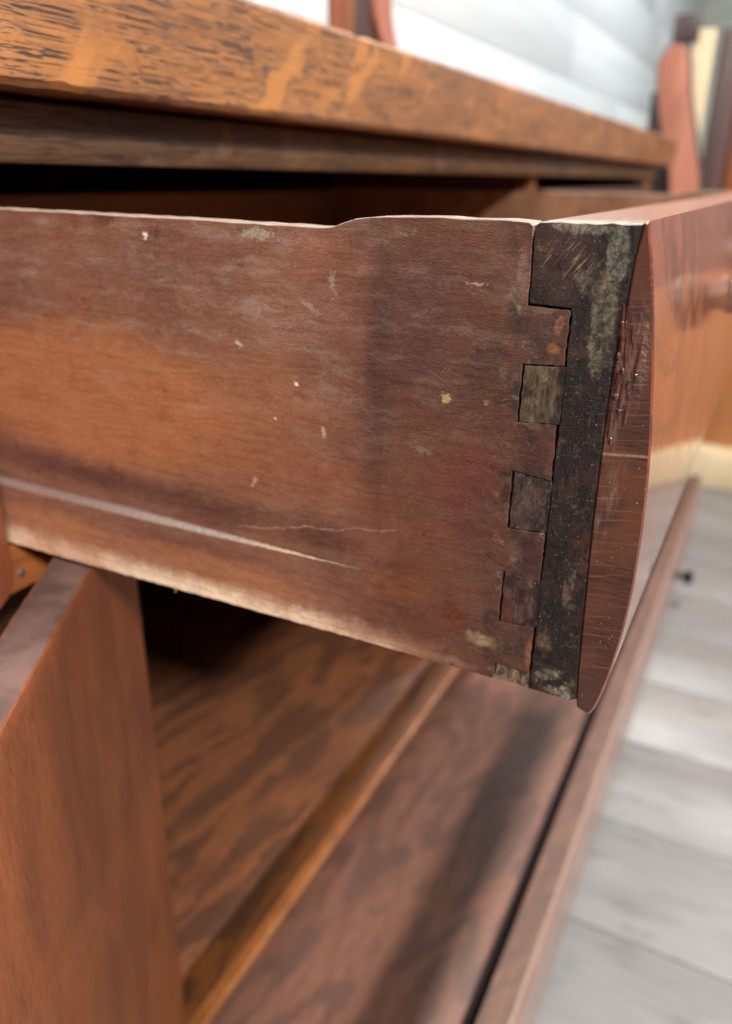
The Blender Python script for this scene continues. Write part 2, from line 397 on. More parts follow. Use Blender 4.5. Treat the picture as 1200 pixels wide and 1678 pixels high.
def m_facing_end():
    n = NT('facing_end_grain')
    p = n.mm
    w = n.warp(p, .05, .45, 2)
    x, y, z = n.sep(w)
    # growth lines rising gently to the front
    t = n.math('ADD', z, n.math('MULTIPLY', y, .16))
    wv = n.math('FRACT', n.math('DIVIDE', n.math('ADD', t, n.math('MULTIPLY', n.noise(n.mapping(p, (0, 0, 1)), .11, 2), 9)), 3.7))
    ln = n.rng(n.math('ABSOLUTE', n.math('SUBTRACT', wv, .5)), .075, .01)
    br = n.noise(n.mapping(p, (1, .10, .6)), .5, 3, .6)
    g = n.noise(n.mapping(p, (1, .14, 1.6)), 1.0, 4, .6)
    big = n.noise(p, .05, 3, .6)
    c = n.mix(n.rng(g, .35, .65), srgb(52, 27, 21), srgb(80, 44, 30))
    c = n.mix(n.rng(big, .4, .65, 0, .7), c, srgb(96, 54, 31))
    c = n.paint(c, n.math('MULTIPLY', ln, n.rng(br, .34, .66)), srgb(142, 78, 43), .62)
    x0, y0, z0 = n.sep(p)
    c = n.paint(c, n.rng(z0, 668, 652), srgb(70, 40, 30), .75)
    c = n.paint(c, n.blob(w, -1, 792, 4, 12, 0, .4), srgb(86, 42, 32), .8)
    # lamp reflection painted grey along the inner edge, and one pale scribe line
    wb_ = n.warp(n.warp(p, .12, 2.0), .7, 1.0)
    glint_m = n.math('MAXIMUM', n.blob(wb_, 1.2, 752, 3.4, 24, .05, .4), n.blob(wb_, 0, 722, 4, 22, .1, .2))
    f = n.noise(n.mapping(p, (1, 1.2, .25)), .5, 5, .7)
    c = n.paint(c, n.math('MULTIPLY', glint_m, n.rng(f, .40, .66)), srgb(128, 104, 94), .5)
    scz = n.math('ABSOLUTE', n.math('SUBTRACT', n.math('ADD', z, n.math('MULTIPLY', y, .10)), 736.2))
    c = n.paint(c, n.math('MULTIPLY', n.rng(scz, .65, .15), n.rng(f, .3, .55, .3, 1)), srgb(168, 132, 102), .65)
    s1 = n.noise(p, 1.2, 2, .5)
    spk = n.rng(s1, .715, .77)
    c = n.paint(c, spk, srgb(226, 206, 178), .8)
    # dried varnish runs: glossier, lumpier near the top
    run = n.blob(wb_, 0, 762, 6, 22, 0, .3)
    lump = n.noise(n.mapping(p, (1, .9, .28)), .55, 3, .5)
    h = n.math('ADD', n.math('MULTIPLY', g, .3), n.math('MULTIPLY', n.math('MULTIPLY', lump, run), 5.0))
    h = n.math('ADD', h, spk)
    return n.out(c, .42, n.bump(h, .8, .0005), coat=n.rng(run, 0, 1, .35, 1.0), coat_rough=.09)

def m_facing_front():
    n = NT('varnished_bow_front_oak')
    p = n.mm
    w = n.warp(p, .035, 7)
    # flame figure: nested arcs pointing down, plus pore dashes
    q = n.mapping(w, (58, 1e4, 46), (44, 0, 792), (0, 0, 0), 'TEXTURE')
    ln = n.t.nodes.new('ShaderNodeVectorMath'); ln.operation = 'LENGTH'
    n.t.links.new(q, ln.inputs[0]); rad = ln.outputs['Value']
    ring = n.math('SINE', n.math('MULTIPLY', n.math('ADD', rad, n.math('MULTIPLY', n.noise(p, .08, 3), .25)), 15))
    pores = n.noise(n.mapping(w, (.22, 1, 1.5)), 1.0, 3, .6)
    big = n.noise(p, .03, 3, .6)
    c = n.mix(n.rng(big, .35, .65), srgb(102, 47, 27), srgb(136, 70, 38))
    figm = n.math('MULTIPLY', n.rng(ring, .2, .95), n.rng(rad, 1.9, 1.0))
    c = n.paint(c, n.math('MULTIPLY', figm, n.rng(pores, .36, .52)), srgb(72, 36, 30), .85)
    c = n.paint(c, n.rng(pores, .60, .70), srgb(92, 48, 34), .6)
    dash = n.noise(n.mapping(p, (.06, 1, .9)), 1.0, 2, .5)
    c = n.paint(c, n.rng(dash, .68, .72), srgb(60, 36, 30), .7)
    x, y, z = n.sep(w)
    c = n.paint(c, n.rng(n.math('ABSOLUTE', n.math('SUBTRACT', n.math('SUBTRACT', z, n.math('MULTIPLY', x, .05)), 733)), 1.0, .2), srgb(74, 44, 40), .8)
    h = n.math('ADD', n.math('MULTIPLY', pores, .5), n.math('MULTIPLY', n.noise(p, .07, 3), .9))
    return n.out(c, .36, n.bump(h, .28, .0003), coat=1.0, coat_rough=n.rng(n.noise(p, .03, 5, .7), .35, .65, .05, .17))

def m_oak(name, light, midc, dark, fleck, rough, coat, dash_k=1.0, ax=0, dscale=1.0):
    """quarter-sawn oak: black pore dashes along the board, pale ray flecks across it"""
    n = NT(name)
    p = n.mm
    def sc(a, b):      # a along the grain, b across it
        v = [b, b, b]; v[ax] = a
        return tuple(v)
    big = n.noise(n.mapping(p, sc(.006, .03)), 1.0, 4, .6)
    c = n.mix(n.rng(big, .35, .65), srgb(*midc), srgb(*light))
    w = n.warp(p, .03, 1.2, 2)
    d1 = n.noise(n.mapping(w, sc(.030*dscale, 1.75*dscale)), 1.0, 1.5, .4)
    d2 = n.noise(n.mapping(n.vadd(w, (31, 17, 9)), sc(.09*dscale, 2.2*dscale)), 1.0, 2, .45)
    br = n.noise(n.mapping(p, sc(.022, .05)), 1.0, 3, .6)
    fl = n.noise(n.mapping(n.warp(p, .04, 9), sc(.016, .040), rot=(0, .55, 0)), 1.0, 3, .5)
    flk = n.rng(fl, .57, .66)
    dm = n.math('MAXIMUM', n.rng(d1, .52, .575), n.math('MULTIPLY', n.math('MULTIPLY', n.rng(d2, .54, .60), n.rng(br, .48, .60)), .6))
    dm = n.math('MULTIPLY', dm, n.rng(br, .30, .42))
    dm = n.math('MULTIPLY', dm, n.math('SUBTRACT', 1.0, n.math('MULTIPLY', flk, .85)))
    c = n.paint(c, flk, srgb(*fleck), .75)
    f = n.noise(n.mapping(p, sc(.4, 3.0)), 1.0, 3, .6)
    c = n.mix(n.rng(f, .5, .75, 0, .35), c, srgb(*dark))
    c = n.paint(c, dm, srgb(*dark), .93*dash_k)
    h = n.math('SUBTRACT', n.math('MULTIPLY', n.noise(p, .25, 3), .7), n.math('MULTIPLY', dm, .9))
    return n.out(c, rough, n.bump(h, .45, .0004), coat=coat, coat_rough=.2)

def m_mottle(name, light, dark, scale=1.0, k=.9, rough=.5, coat=.25, lo=.40, hi=.62):
    n = NT(name)
    p = n.mm
    w = n.warp(p, .014*scale, 16/scale, 3)
    a = n.noise(n.mapping(w, (.20, 1.0, .7), rot=(0, 0, .12)), .013*scale, 1.5, .4)
    rings = n.math('SINE', n.math('MULTIPLY', a, 46))
    blot = n.noise(n.mapping(n.warp(p, .03, 10, 3), (.5, 1.0, 1.0), rot=(0, 0, .3)), .030*scale, 3, .5)
    g = n.noise(n.mapping(n.warp(p, .01, 6), (.014, .42, .42)), 1.0, 5, .7)
    pr = n.noise(n.mapping(p, (.06, 1.1, 1.1)), 1.0, 2, .5)
    c = n.mix(n.rng(g, .34, .66), srgb(*[int(v*.80) for v in light]), srgb(*light))
    dk = n.rng(n.math('ADD', n.math('MULTIPLY', rings, .16), blot), lo, hi)
    c = n.paint(c, dk, srgb(*dark), k)
    c = n.paint(c, n.rng(pr, .55, .66), srgb(*[int(v*.7) for v in dark]), .55)
    return n.out(c, rough, n.bump(g, .15, .0003), coat=coat, coat_rough=.3)

def m_door():
    n = NT('door_wood')
    p = n.mm
    big = n.noise(n.mapping(p, (1, 1, .25)), .035, 4, .6, .5)
    g = n.noise(n.mapping(n.warp(p, .05, 1.5), (1.0, 1.0, .045)), 1.0, 4, .6)
    por = n.noise(n.mapping(p, (1.6, 1.6, .09)), 1.0, 2, .5)
    c = n.mix(n.rng(big, .36, .64), srgb(116, 61, 31), srgb(140, 77, 37))
    c = n.mix(n.rng(g, .42, .78, 0, .14), c, srgb(104, 60, 42))
    c = n.paint(c, n.rng(por, .57, .63), srgb(66, 36, 24), .6)
    f = n.noise(n.mapping(p, (2, 2, .3)), 1.0, 2, .5)
    c = n.paint(c, n.rng(f, .60, .70), srgb(178, 112, 58), .45)
    return n.out(c, .5, n.bump(por, .3, .0003), coat=.15, coat_rough=.35)

def m_plain(name, c1, c2, scale=.05, rough=.6, stretch=(1, 1, 1), coat=0.0, bumpk=.2, lo=.35, hi=.65, cr=.25):
    n = NT(name)
    a = n.noise(n.mapping(n.mm, stretch), scale, 5, .6, .3)
    f = n.noise(n.mm, .8, 3, .6)
    c = n.mix(n.rng(a, lo, hi), srgb(*c1), srgb(*c2))
    c = n.mix(n.rng(f, .5, .8, 0, .25), c, srgb(*[int(v*.7) for v in c1]))
    return n.out(c, rough, n.bump(f, bumpk, .0003), coat=coat, coat_rough=cr)

def m_dusty_top():
    n = NT('dusty_door_top')
    p = n.mm
    a = n.noise(p, .05, 4, .6); f = n.noise(p, 1.3, 4, .7)
    c = n.mix(n.rng(a, .35, .65), srgb(88, 68, 64), srgb(116, 91, 84))
    c = n.mix(n.rng(f, .5, .75, 0, .5), c, srgb(62, 47, 45))
    c = n.paint(c, n.rng(n.noise(p, .5, 2), .72, .77), srgb(196, 190, 186), .8)
    return n.out(c, .6, n.bump(f, .6, .0003))

def m_floor():
    n = NT('grey_plank_floor')
    p = n.mm
    oi = n.t.nodes.new('ShaderNodeObjectInfo').outputs['Random']
    sh = n.t.nodes.new('ShaderNodeCombineXYZ')
    n.put(sh.inputs[0], n.math('MULTIPLY', oi, 3000)); n.put(sh.inputs[1], n.math('MULTIPLY', oi, 7000))
    p = n.vadd(p, sh.outputs[0])
    a = n.noise(n.mapping(p, (1, .22, 1)), .012, 5, .62, 1.0)
    g = n.noise(n.mapping(p, (1, .05, 1)), .10, 4, .6, .4)
    c = n.mix(n.rng(a, .34, .66), srgb(118, 118, 118), srgb(134, 134, 133))
    c = n.mix(n.rng(g, .5, .74, 0, .4), c, srgb(98, 98, 98))
    mo = n.noise(n.mapping(p, (1, .35, 1)), .035, 5, .68)
    c = n.mix(n.rng(mo, .5, .72, 0, .6), c, srgb(92, 92, 92))
    c = n.mix(n.rng(oi, 0, 1, 0, .2), c, srgb(104, 104, 105))
    return n.out(c, .38, n.bump(g, .1, .0005), spec=.5)

def m_wall():
    n = NT('whitewashed_board')
    p = n.mm
    oi = n.t.nodes.new('ShaderNodeObjectInfo').outputs['Random']
    a = n.noise(n.mapping(p, (.06, 1, .6)), .02, 4, .6)
    c = n.mix(n.rng(a, .35, .65), srgb(204, 212, 217), srgb(214, 222, 227))
    c = n.mix(n.rng(oi, 0, 1, 0, .25), c, srgb(208, 213, 214))
    return n.out(c, .6)

def m_metal(name, rgb, rough):
    n = NT(name)
    f = n.noise(n.mm, .9, 4, .7)
    c = n.mix(n.rng(f, .4, .7), srgb(*rgb), srgb(*[int(v*.6) for v in rgb]))
    n.bsdf.inputs['Metallic'].default_value = .8
    return n.out(c, rough, n.bump(f, .3, .0003))

M = dict(
    side=m_side(), worn=m_worn_edge(), ftop=m_front_top(), block=m_block(), fend=m_facing_end(), ffront=m_facing_front(),
    top=m_oak('quarter_sawn_oak_top', (168, 110, 56), (142, 90, 48), (48, 34, 28), (184, 122, 62), .36, .5),
    frieze=m_oak('shaded_oak_rail', (132, 98, 62), (104, 80, 62), (44, 34, 32), (128, 100, 76), .5, .15, .9),  # oak tint greyed by dust and darkened for shade below the top
    mottle=m_mottle('figured_cabinet_floor', (142, 88, 56), (76, 52, 42), 1.15, .68),
    mottle2=m_mottle('figured_drawer_bottom', (146, 99, 79), (94, 68, 61), 1.15, .66, .6, .08),
    riser=m_mottle('golden_rail_wood', (108, 62, 18), (50, 30, 16), 1.5, .85, .4, .4),  # golden wood darkened to hold the shade on this rail
    bead=m_plain('golden_bead_wood', (132, 76, 32), (158, 98, 48), .03, .4, coat=.4),
    door=m_door(), dtop=m_dusty_top(),
    brown=m_plain('brown_stained_wood', (112, 62, 40), (142, 80, 48), .04, .45, (1, 1, .15), .3),
    rail=m_plain('rail_wood', (128, 74, 40), (160, 94, 48), .05, .5, (.1, 1, 1), .2),
    inner=m_plain('dark_carcase_wood', (76, 52, 43), (100, 68, 54), .03, .7),
    lfront=m_mottle('lower_front_wood', (112, 80, 66), (82, 60, 54), 2.0, .7, .5, .15),
    lface=m_mottle('lower_front_face', (150, 104, 84), (118, 84, 72), 2.0, .6, .4, 1.0),
    bed=m_plain('bare_drawer_wood', (120, 84, 60), (146, 106, 78), .03, .65, (.1, 1, 1)),
    floor=m_floor(), joint=m_plain('floor_joint', (92, 92, 92), (100, 100, 98), .02, .7),
    wall=m_wall(), walljoint=m_plain('wall_joint', (196, 200, 200), (204, 208, 208), .02, .7),
    red=m_plain('reddish_polished_wood', (150, 92, 72), (184, 122, 100), .014, .35, (1, 1, .2), .6),
    darkb=m_plain('dark_stained_wood', (62, 48, 48), (82, 64, 62), .01, .5, (1, 1, .2), .2),
    cream=m_plain('cream_board', (206, 186, 150), (222, 204, 168), .008, .6),
    orange=m_plain('orange_brown_wood', (160, 102, 62), (176, 116, 72), .008, .45, (1, 1, .2), .3),
    mauve=m_plain('mauve_brown_wood', (116, 88, 82), (142, 108, 98), .008, .45, (1, 1, .2), .3),
    knob=m_plain('turned_knob_wood', (92, 60, 44), (118, 80, 58), .05, .5, coat=.15),
    iron=m_metal('dark_iron', (44, 40, 42), .4), nail=m_metal('steel_nail', (150, 146, 142), .45),
    varnish=m_plain('dried_varnish', (66, 34, 28), (92, 52, 40), .3, .14, coat=1.0, bumpk=.15, cr=.05),
    black=m_plain('slot_shade_black', (30, 23, 21), (42, 32, 28), .03, .8),  # near-black tone painting the shadow in the lower drawer slot
    farwall=m_plain('pale_far_wall', (196, 202, 192), (212, 216, 206), .003, .8),
)

# ------------------------------------------------------------------ mesh helpers
def thing(name, label, cat, loc, group=None):
    o = bpy.data.objects.new(name, None); COL.objects.link(o)
    o.empty_display_size = .05
    o.location = loc; o['label'] = label; o['category'] = cat
    if group: o['group'] = group
    return o

def link(name, bm, mats, parent=None, sharp=32, smooth=True, label=None, kind=None):
    bmesh.ops.recalc_face_normals(bm, faces=bm.faces)
    bm.normal_update()
    a = math.radians(sharp)
    for f in bm.faces: f.smooth = smooth
    for e in bm.edges:
        if len(e.link_faces) == 2: e.smooth = e.calc_face_angle(0) < a
        else: e.smooth = False
    me = bpy.data.meshes.new(name); bm.to_mesh(me); bm.free()
    for m_ in (mats if isinstance(mats, (list, tuple)) else [mats]): me.materials.append(m_)
    o = bpy.data.objects.new(name, me); COL.objects.link(o)
    if parent is not None:
        o.parent = parent
        # meshes are built in world coordinates; only an Empty root carries a location
        o.matrix_parent_inverse = Matrix.Translation(-parent.location) if parent.type == 'EMPTY' else Matrix.Identity(4)
    if label: o['label'] = label
    if kind: o['kind'] = kind
    return o

def add_box(bm, x0, x1, y0, y1, z0, z1, bev=.0, mi=0, seg=2):
    vs_ = [bm.verts.new(v) for v in ((x0,y0,z0),(x1,y0,z0),(x1,y1,z0),(x0,y1,z0),(x0,y0,z1),(x1,y0,z1),(x1,y1,z1),(x0,y1,z1))]
    fs = [bm.faces.new([vs_[i] for i in q]) for q in ((0,3,2,1),(4,5,6,7),(0,1,5,4),(1,2,6,5),(2,3,7,6),(3,0,4,7))]
    for f in fs: f.material_index = mi
    if bev:
        es = list({e for f in fs for e in f.edges})
        bmesh.ops.bevel(bm, geom=es, offset=bev, segments=seg, profile=.5, affect='EDGES', clamp_overlap=True)

def box(name, x0, x1, y0, y1, z0, z1, mat, parent=None, bev=.001, **kw):
    bm = bmesh.new(); add_box(bm, x0, x1, y0, y1, z0, z1, bev)
    return link(name, bm, mat, parent, **kw)

def offset_poly(pts, d):
    """move a counter-clockwise (y,z) outline inwards by d"""
    n = len(pts); A = sum(pts[i][0]*pts[(i+1) % n][1] - pts[(i+1) % n][0]*pts[i][1] for i in range(n))
    s = 1 if A > 0 else -1
    out = []
    for i in range(n):
        p0, p1, p2 = Vector(pts[i-1]), Vector(pts[i]), Vector(pts[(i+1) % n])
        a = (p1-p0).normalized(); b = (p2-p1).normalized()
        na, nb = Vector((-a.y, a.x))*s, Vector((-b.y, b.x))*s
        k = na + nb
        if k.length < 1e-6: k = na
        k.normalize()
        c = max(.5, k.dot(na))
        out.append(tuple(p1 + k*(d/c)))
    return out

def prism(name, pts, x0, x1, mats, parent=None, r=.0004, cap=0, side=0, side_fn=None, axis='x', **kw):
    """outline in (y,z) metres pushed from x0 to x1 with rounded rims"""
    bm = bmesh.new()
    inn = offset_poly(pts, r) if r else pts
    rings = [(x0, inn), (x0 + r, pts), (x1 - r, pts), (x1, inn)] if r else [(x0, pts), (x1, pts)]
    V = []
    for (x, ps) in rings:
        V.append([bm.verts.new((x, a, b) if axis == 'x' else (a, x, b)) for a, b in ps])
    n = len(pts)
    for k in range(len(V)-1):
        for i in range(n):
            f = bm.faces.new((V[k][i], V[k][(i+1) % n], V[k+1][(i+1) % n], V[k+1][i]))
            f.material_index = side_fn(pts[i], pts[(i+1) % n]) if side_fn else side
    for ring in (V[0], V[-1]):
        f = bm.faces.new(ring); f.material_index = cap
    bm.normal_update()
    bmesh.ops.triangulate(bm, faces=[f for f in bm.faces if len(f.verts) > 4])
    return link(name, bm, mats, parent, **kw)

def mm(pts): return [(a/1000, b/1000) for a, b in pts]

def lathe(name, prof, centre, axis, mat, parent=None, n=28, **kw):
    """prof: (distance along axis, radius)"""
    bm = bmesh.new(); ax = Vector(axis).normalized()
    u = ax.orthogonal().normalized(); v = ax.cross(u)
    rings = []
    for d, r_ in prof:
        c = Vector(centre) + ax*d
        rings.append([bm.verts.new(c + (u*math.cos(2*math.pi*i/n) + v*math.sin(2*math.pi*i/n))*max(r_, 1e-5)) for i in range(n)])
    for a, b in zip(rings, rings[1:]):
        for i in range(n): bm.faces.new((a[i], a[(i+1) % n], b[(i+1) % n], b[i]))
    bm.faces.new(rings[0]); bm.faces.new(rings[-1])
    return link(name, bm, mat, parent, sharp=50, **kw)

def jag(pts, step, amp, rnd, keep=0):
    """subdivide an open polyline and roughen it"""
    out = []
    for (a, b) in zip(pts, pts[1:]):
        L = math.hypot(b[0]-a[0], b[1]-a[1]); k = max(1, int(L/step))
        nx, ny = -(b[1]-a[1])/L, (b[0]-a[0])/L
        for i in range(k):
            t = i/k; d = rnd.uniform(-amp, amp) if i else 0
            out.append((a[0]+(b[0]-a[0])*t+nx*d, a[1]+(b[1]-a[1])*t+ny*d))
    out.append(pts[-1])
    return out

# ------------------------------------------------------------------ setting: floor and walls
fl = box('floor', -3, 7, -5, 3, -.06, -.012, M['joint'], bev=0); fl['kind'] = 'structure'
pw = .182; rnd = random.Random(3)
ix = 0
x = -.60
while x < 4.2:
    off = rnd.uniform(0, 1.2)
    y = -2.3 - off
    while y < 1.0:
        y1 = min(y + 1.22, 2.0)
        box('plank', x+.0010, x+pw-.0010, y+.0010, y1-.0010, -.012, 0, M['floor'], fl, bev=.0012)
        y = y1
    x += pw
wl = box('wall', -2.0, 6.2, .806, .90, 0, 3.0, M['walljoint'], bev=0); wl['kind'] = 'structure'
z = .708
while z < 2.2:
    x = -1.5 + rnd.uniform(0, 1.5)
    x0 = -2.0
    while x0 < 6.2:
        x1 = min(x, 6.2)
        box('board', x0+.0007, x1-.0007, .794, .806, z+.0009, z+.2131, M['wall'], wl, bev=.0015)
        x0 = x1; x = x1 + rnd.uniform(1.4, 2.4)
    z += .214
fw_ = box('far_wall', 6.2, 6.3, -5, .79, 0, 3.0, M['farwall'], bev=.002); fw_['kind'] = 'structure'

# ------------------------------------------------------------------ the sideboard carcase
sb = thing('sideboard', 'long brown oak sideboard with thick overhanging top, drawer pulled open and door ajar', 'sideboard', (.6, .53, 0))
XL, XR = -.62, 1.735
# top board
tp = [(.235, .8385), (.2325, .841), (.2325, .8885), (.236, .8915), (.79, .8915), (.79, .8385)]
bm = bmesh.new(); rt_ = random.Random(5)
xs = [XL-.04] + [-.12 + .006*i for i in range(170)] + [1.0, 1.4, 1.80]
dv, rows = [0.0, 0.0], []
for xx in xs:
    ring = []
    for i, (a, b) in enumerate(tp):
        if -.12 < xx < .9:
            if i in (0, 1): a, b = a + rt_.uniform(-.0003, .0004), b + rt_.uniform(-.0002, .0005)*(2.6 if rt_.random() < .10 else 1)
            if i in (2, 3): b -= abs(rt_.gauss(0, .0003)) + (.0012 if rt_.random() < .03 else 0)
        ring.append(bm.verts.new((xx, a, b)))
    rows.append(ring)
for a, b in zip(rows, rows[1:]):
    for i in range(len(tp)): bm.faces.new((a[i], a[(i+1) % len(tp)], b[(i+1) % len(tp)], b[i]))
bm.faces.new(rows[0]); bm.faces.new(rows[-1])
link('top_board', bm, M['top'], sb, sharp=30)
# rounded rail under the top
fr = [(.262, .8125), (.2595, .816), (.258, .8215), (.2585, .828), (.2615, .8355), (.268, .838), (.30, .838), (.30, .8125)]
prism('frieze_rail', fr, XL, XR, M['frieze'], sb, r=.001)
# stile left of the drawer, ending in a rounded foot
st = [(-.062, .838), (-.062, .630)] + [(-.062+.0303*(1-math.cos(math.pi*i/10)), .630-.018*math.sin(math.pi*i/10)) for i in range(1, 10)] + [(-.0015, .630), (-.0015, .838)]
bmx = prism('stile', st, .2685, .300, M['brown'], sb, r=.0015, axis='y')
box('drawer_rail', XL, XR, .2725, .330, .6185, .6430, M['rail'], sb, bev=.0012)
nl = lathe('nail', [(0, .0), (0.0, .0019), (.0006, .0021), (.0010, .0016), (.0012, .0)], (.0042, .2724, .6275), (0, -1, 0), M['nail'], sb, n=14)
box('drawer_runner', -.012, .028, .330, .76, .6180, .6445, M['inner'], sb)
box('drawer_runner', .815, .865, .330, .76, .6180, .6445, M['inner'], sb)
box('divider', .838, .858, .2745, .300, .6435, .8120, M['rail'], sb)
box('divider', .838, .858, .300, .770, .6435, .8120, M['inner'], sb)
box('divider', -.0620, -.0160, .305, .770, .6435, .8120, M['inner'], sb)
box('stile', 1.675, XR, .2675, .302, .0, .8120, M['rail'], sb)
box('drawer_front', .862, 1.671, .2640, .285, .6450, .7960, M['lfront'], sb, label='closed drawer front at the far end')
box('dust_panel', -.60, 1.72, .331, .770, .6120, .6175, M['inner'], sb, bev=0)
box('side_panel', XL, XL+.02, .305, .780, 0, .838, M['inner'], sb)
box('side_panel', XR-.02, XR, .303, .780, 0, .838, M['brown'], sb)
box('back_panel', XL+.02, XR-.02, .771, .781, 0.01, .838, M['inner'], sb, bev=0)
# cupboard below the drawers: floor, front rail, partitions
box('partition', .0785, .0965, .2900, .770, .2520, .6115, M['inner'], sb)
box('partition', .5620, .5820, .2760, .770, .2520, .6115, M['brown'], sb)
box('cupboard_floor', XL+.02, XR-.02, .2740, .770, .2400, .2500, M['mottle'], sb, bev=.002)
box('bottom_rail', XL, XR, .2735, .295, .1900, .2400, M['riser'], sb, bev=.001)
bd = [(.2735, .1800)] + [(.2655-.0045*math.sin(math.pi*i/8), .1805+.0045*(1-math.cos(math.pi*i/8))) for i in range(9)] + [(.2735, .1895)]
prism('bead', bd, XL, XR, M['bead'], sb, r=.0)
box('base_board', XL, XR, .30, .770, .004, .020, M['inner'], sb)
# door ajar, hinged at its far edge
dr = Vector((.859, .513)); dr.normalize()
far = Vector((.0735, .2650)); LD = .318; TD = .0212
nrm = Vector((-dr.y, dr.x))
def dp(t, s): q = far - dr*t + nrm*s; return (q.x, q.y)
bm = bmesh.new()
z0, z1 = .1960, .6420
for (a, b, c_, d_) in ((0, LD, 0, TD),):
    cs = [dp(a, c_), dp(b, c_), dp(b, d_), dp(a, d_)]
    lo = [bm.verts.new((p[0], p[1], z0)) for p in cs]; hi = [bm.verts.new((p[0], p[1], z1)) for p in cs]
    fs = [bm.faces.new(lo[::-1]), bm.faces.new(hi)] + [bm.faces.new((lo[i], lo[(i+1) % 4], hi[(i+1) % 4], hi[i])) for i in range(4)]
    fs[1].material_index = 1
long_ = [e for e in bm.edges if e.calc_length() > .1]
bmesh.ops.subdivide_edges(bm, edges=long_, cuts=60, use_grid_fill=True)
bm.normal_update()
rdoor = random.Random(9)
for v in bm.verts:
    if sum(1 for e in v.link_edges if len(e.link_faces) == 2 and e.calc_face_angle(0) > 1) >= 1:
        k = .0006*rdoor.random()**2 + (.0010 if rdoor.random() < .04 else 0)
        v.co -= v.normal*k
bmesh.ops.bevel(bm, geom=[e for e in bm.edges if len(e.link_faces) == 2 and e.calc_face_angle(0) > 1], offset=.0012, segments=2, profile=.5, affect='EDGES')
door = link('door', bm, [M['door'], M['dtop']], sb, label='plain orange-brown cupboard door standing ajar')
# scrolled upright standing on the back of the top
box('gallery_post', .907, .969, .600, .612, .8925, 1.20, M['brown'], sb, bev=.003)
box('gallery_panel', .9695, 1.085, .606, .612, .8925, 1.20, M['darkb'], sb, bev=.002)
rc = [(1.086 + 7.0*max(0, 1.064-zz)**2 + .3*max(0, zz-1.10)**1.5, zz) for zz in [.8925+.31*i/30 for i in range(31)]]
lc = [(1.026 + 9.0*max(0, 1.06-zz)**2 + .3*max(0, zz-1.10)**1.5, zz) for zz in [.8925+.31*i/30 for i in range(31)]]
prism('scroll_edge', rc + lc[::-1], .596, .613, M['red'], sb, r=.002, axis='y')

# ------------------------------------------------------------------ the pulled-out drawer
dw = thing('drawer', 'pulled-out upper drawer with worn dovetailed side and bowed glossy front', 'drawer', (.415, .22, .645))
rd = random.Random(11)
JB = 30.2   # joint base line
topline = [(560, 794.6), (300, 795.6), (242, 795.6), (153, 795.1), (98, 794.5), (94, 795.0), (90, 796.4), (86, 797.6), (81, 798.2), (74, 798.6), (63, 798.9), (45, 798.8), (33.2, 799.0)]
botline = [(JB, 648.3), (60, 648.3), (121, 647.7), (171, 647.2), (234, 646.3), (270, 646.1), (300, 646.0), (560, 646.0)]
tj = jag(topline, 5.0, .16, rd); tj[-1] = (32.0, 798.6)
tails = [(776.0, 775.7, 759.2, 760.0), (741.3, 742.2, 725.7, 724.5), (706.0, 706.7, 690.6, 689.4), (671.3, 672.4, 655.1, 654.3)]
E_ = 17.85   # end of the tails
edge = jag([(30.6, 797.8), (30.35, tails[0][0])], 2.6, .17, rd)[:-1]
for i, (tl, tr, bl, br_) in enumerate(tails):
    edge += jag([(JB, tl), (E_+.25*(i % 2), tr), (E_+.3*(i == 3), br_), (JB, bl)], 1.2, .2, rd)[:-1]
    nz_ = tails[i+1][0] if i < 3 else 648.3
    edge += jag([(JB, bl), (JB+.05, nz_)], 1.5, .26, rd)[:-1]
edge.append((30.4, 648.3))
bj = jag(botline, 2.4, .22, rd)
outline = tj + edge + bj[1:]
side = prism('side_panel', mm(outline), 0.0, .0118, [M['side'], M['worn']], dw, r=.00022,
             side_fn=lambda a, b: 1 if (a[1] > .7935 and b[1] > .7935) else 0, sharp=35)
sl = [(170.6, 647.4), (171.2, 645.6), (171.9, 644.6), (172.0, 646.2), (173.4, 647.3)]
prism('splinter', mm(sl), .0006, .0012, M['worn'], side, r=0)
# drawer front: dark core with its lap, and the pins let into the side
bound = [(1.3, 799.6), (1.9, 795), (2.5, 790), (2.9, 778.5), (3.4, 769), (4.1, 760.5), (4.2, 751), (4.1, 734), (3.9, 715), (3.2, 694), (2.4, 672), (1.9, 660), (1.2, 649.6)]
blk = [(bound[0][0]+.25, 799.2)] + [(a+.15, b) for a, b in bound[1:]] + jag([(1.6, 648.2), (17.25, 648.3)], 2.4, .3, rd)[1:]
blk += jag([(17.3, 648.6), (17.32, 776.4)], 1.8, .17, rd)[:-1]
blk += jag([(17.6, 776.3), (29.5, 776.75), (29.85, 777.4), (30.1, 797.8), (29.0, 798.7)], 2.4, .12, rd)
blk += jag([(29.0, 798.7), (1.7, 799.3)], 2.4, .22, rd)[1:-1]
front = prism('front_block', mm(blk), .00010, .0124, [M['block'], M['ftop']], dw, r=.00022, side_fn=lambda a, b: 1 if (a[1] > .7975 and b[1] > .7975) else 0, sharp=35)
core = [(a+.15, b) for a, b in bound[1:]]
core = [(1.6, 799.2)] + core + [(1.6, 648.2), (30.2, 648.2), (30.2, 798.6)]
prism('front_core', mm(core), .0126, .8174, [M['bed'], M['ftop']], dw, r=0, side_fn=lambda a, b: 1 if (a[1] > .7975 and b[1] > .7975) else 0)
pins = [(758.85, 759.75, 741.6, 742.45), (725.5, 724.3, 706.2, 706.9), (690.45, 689.2, 671.5, 672.6), (654.9, 654.15, 648.5, 648.4)]
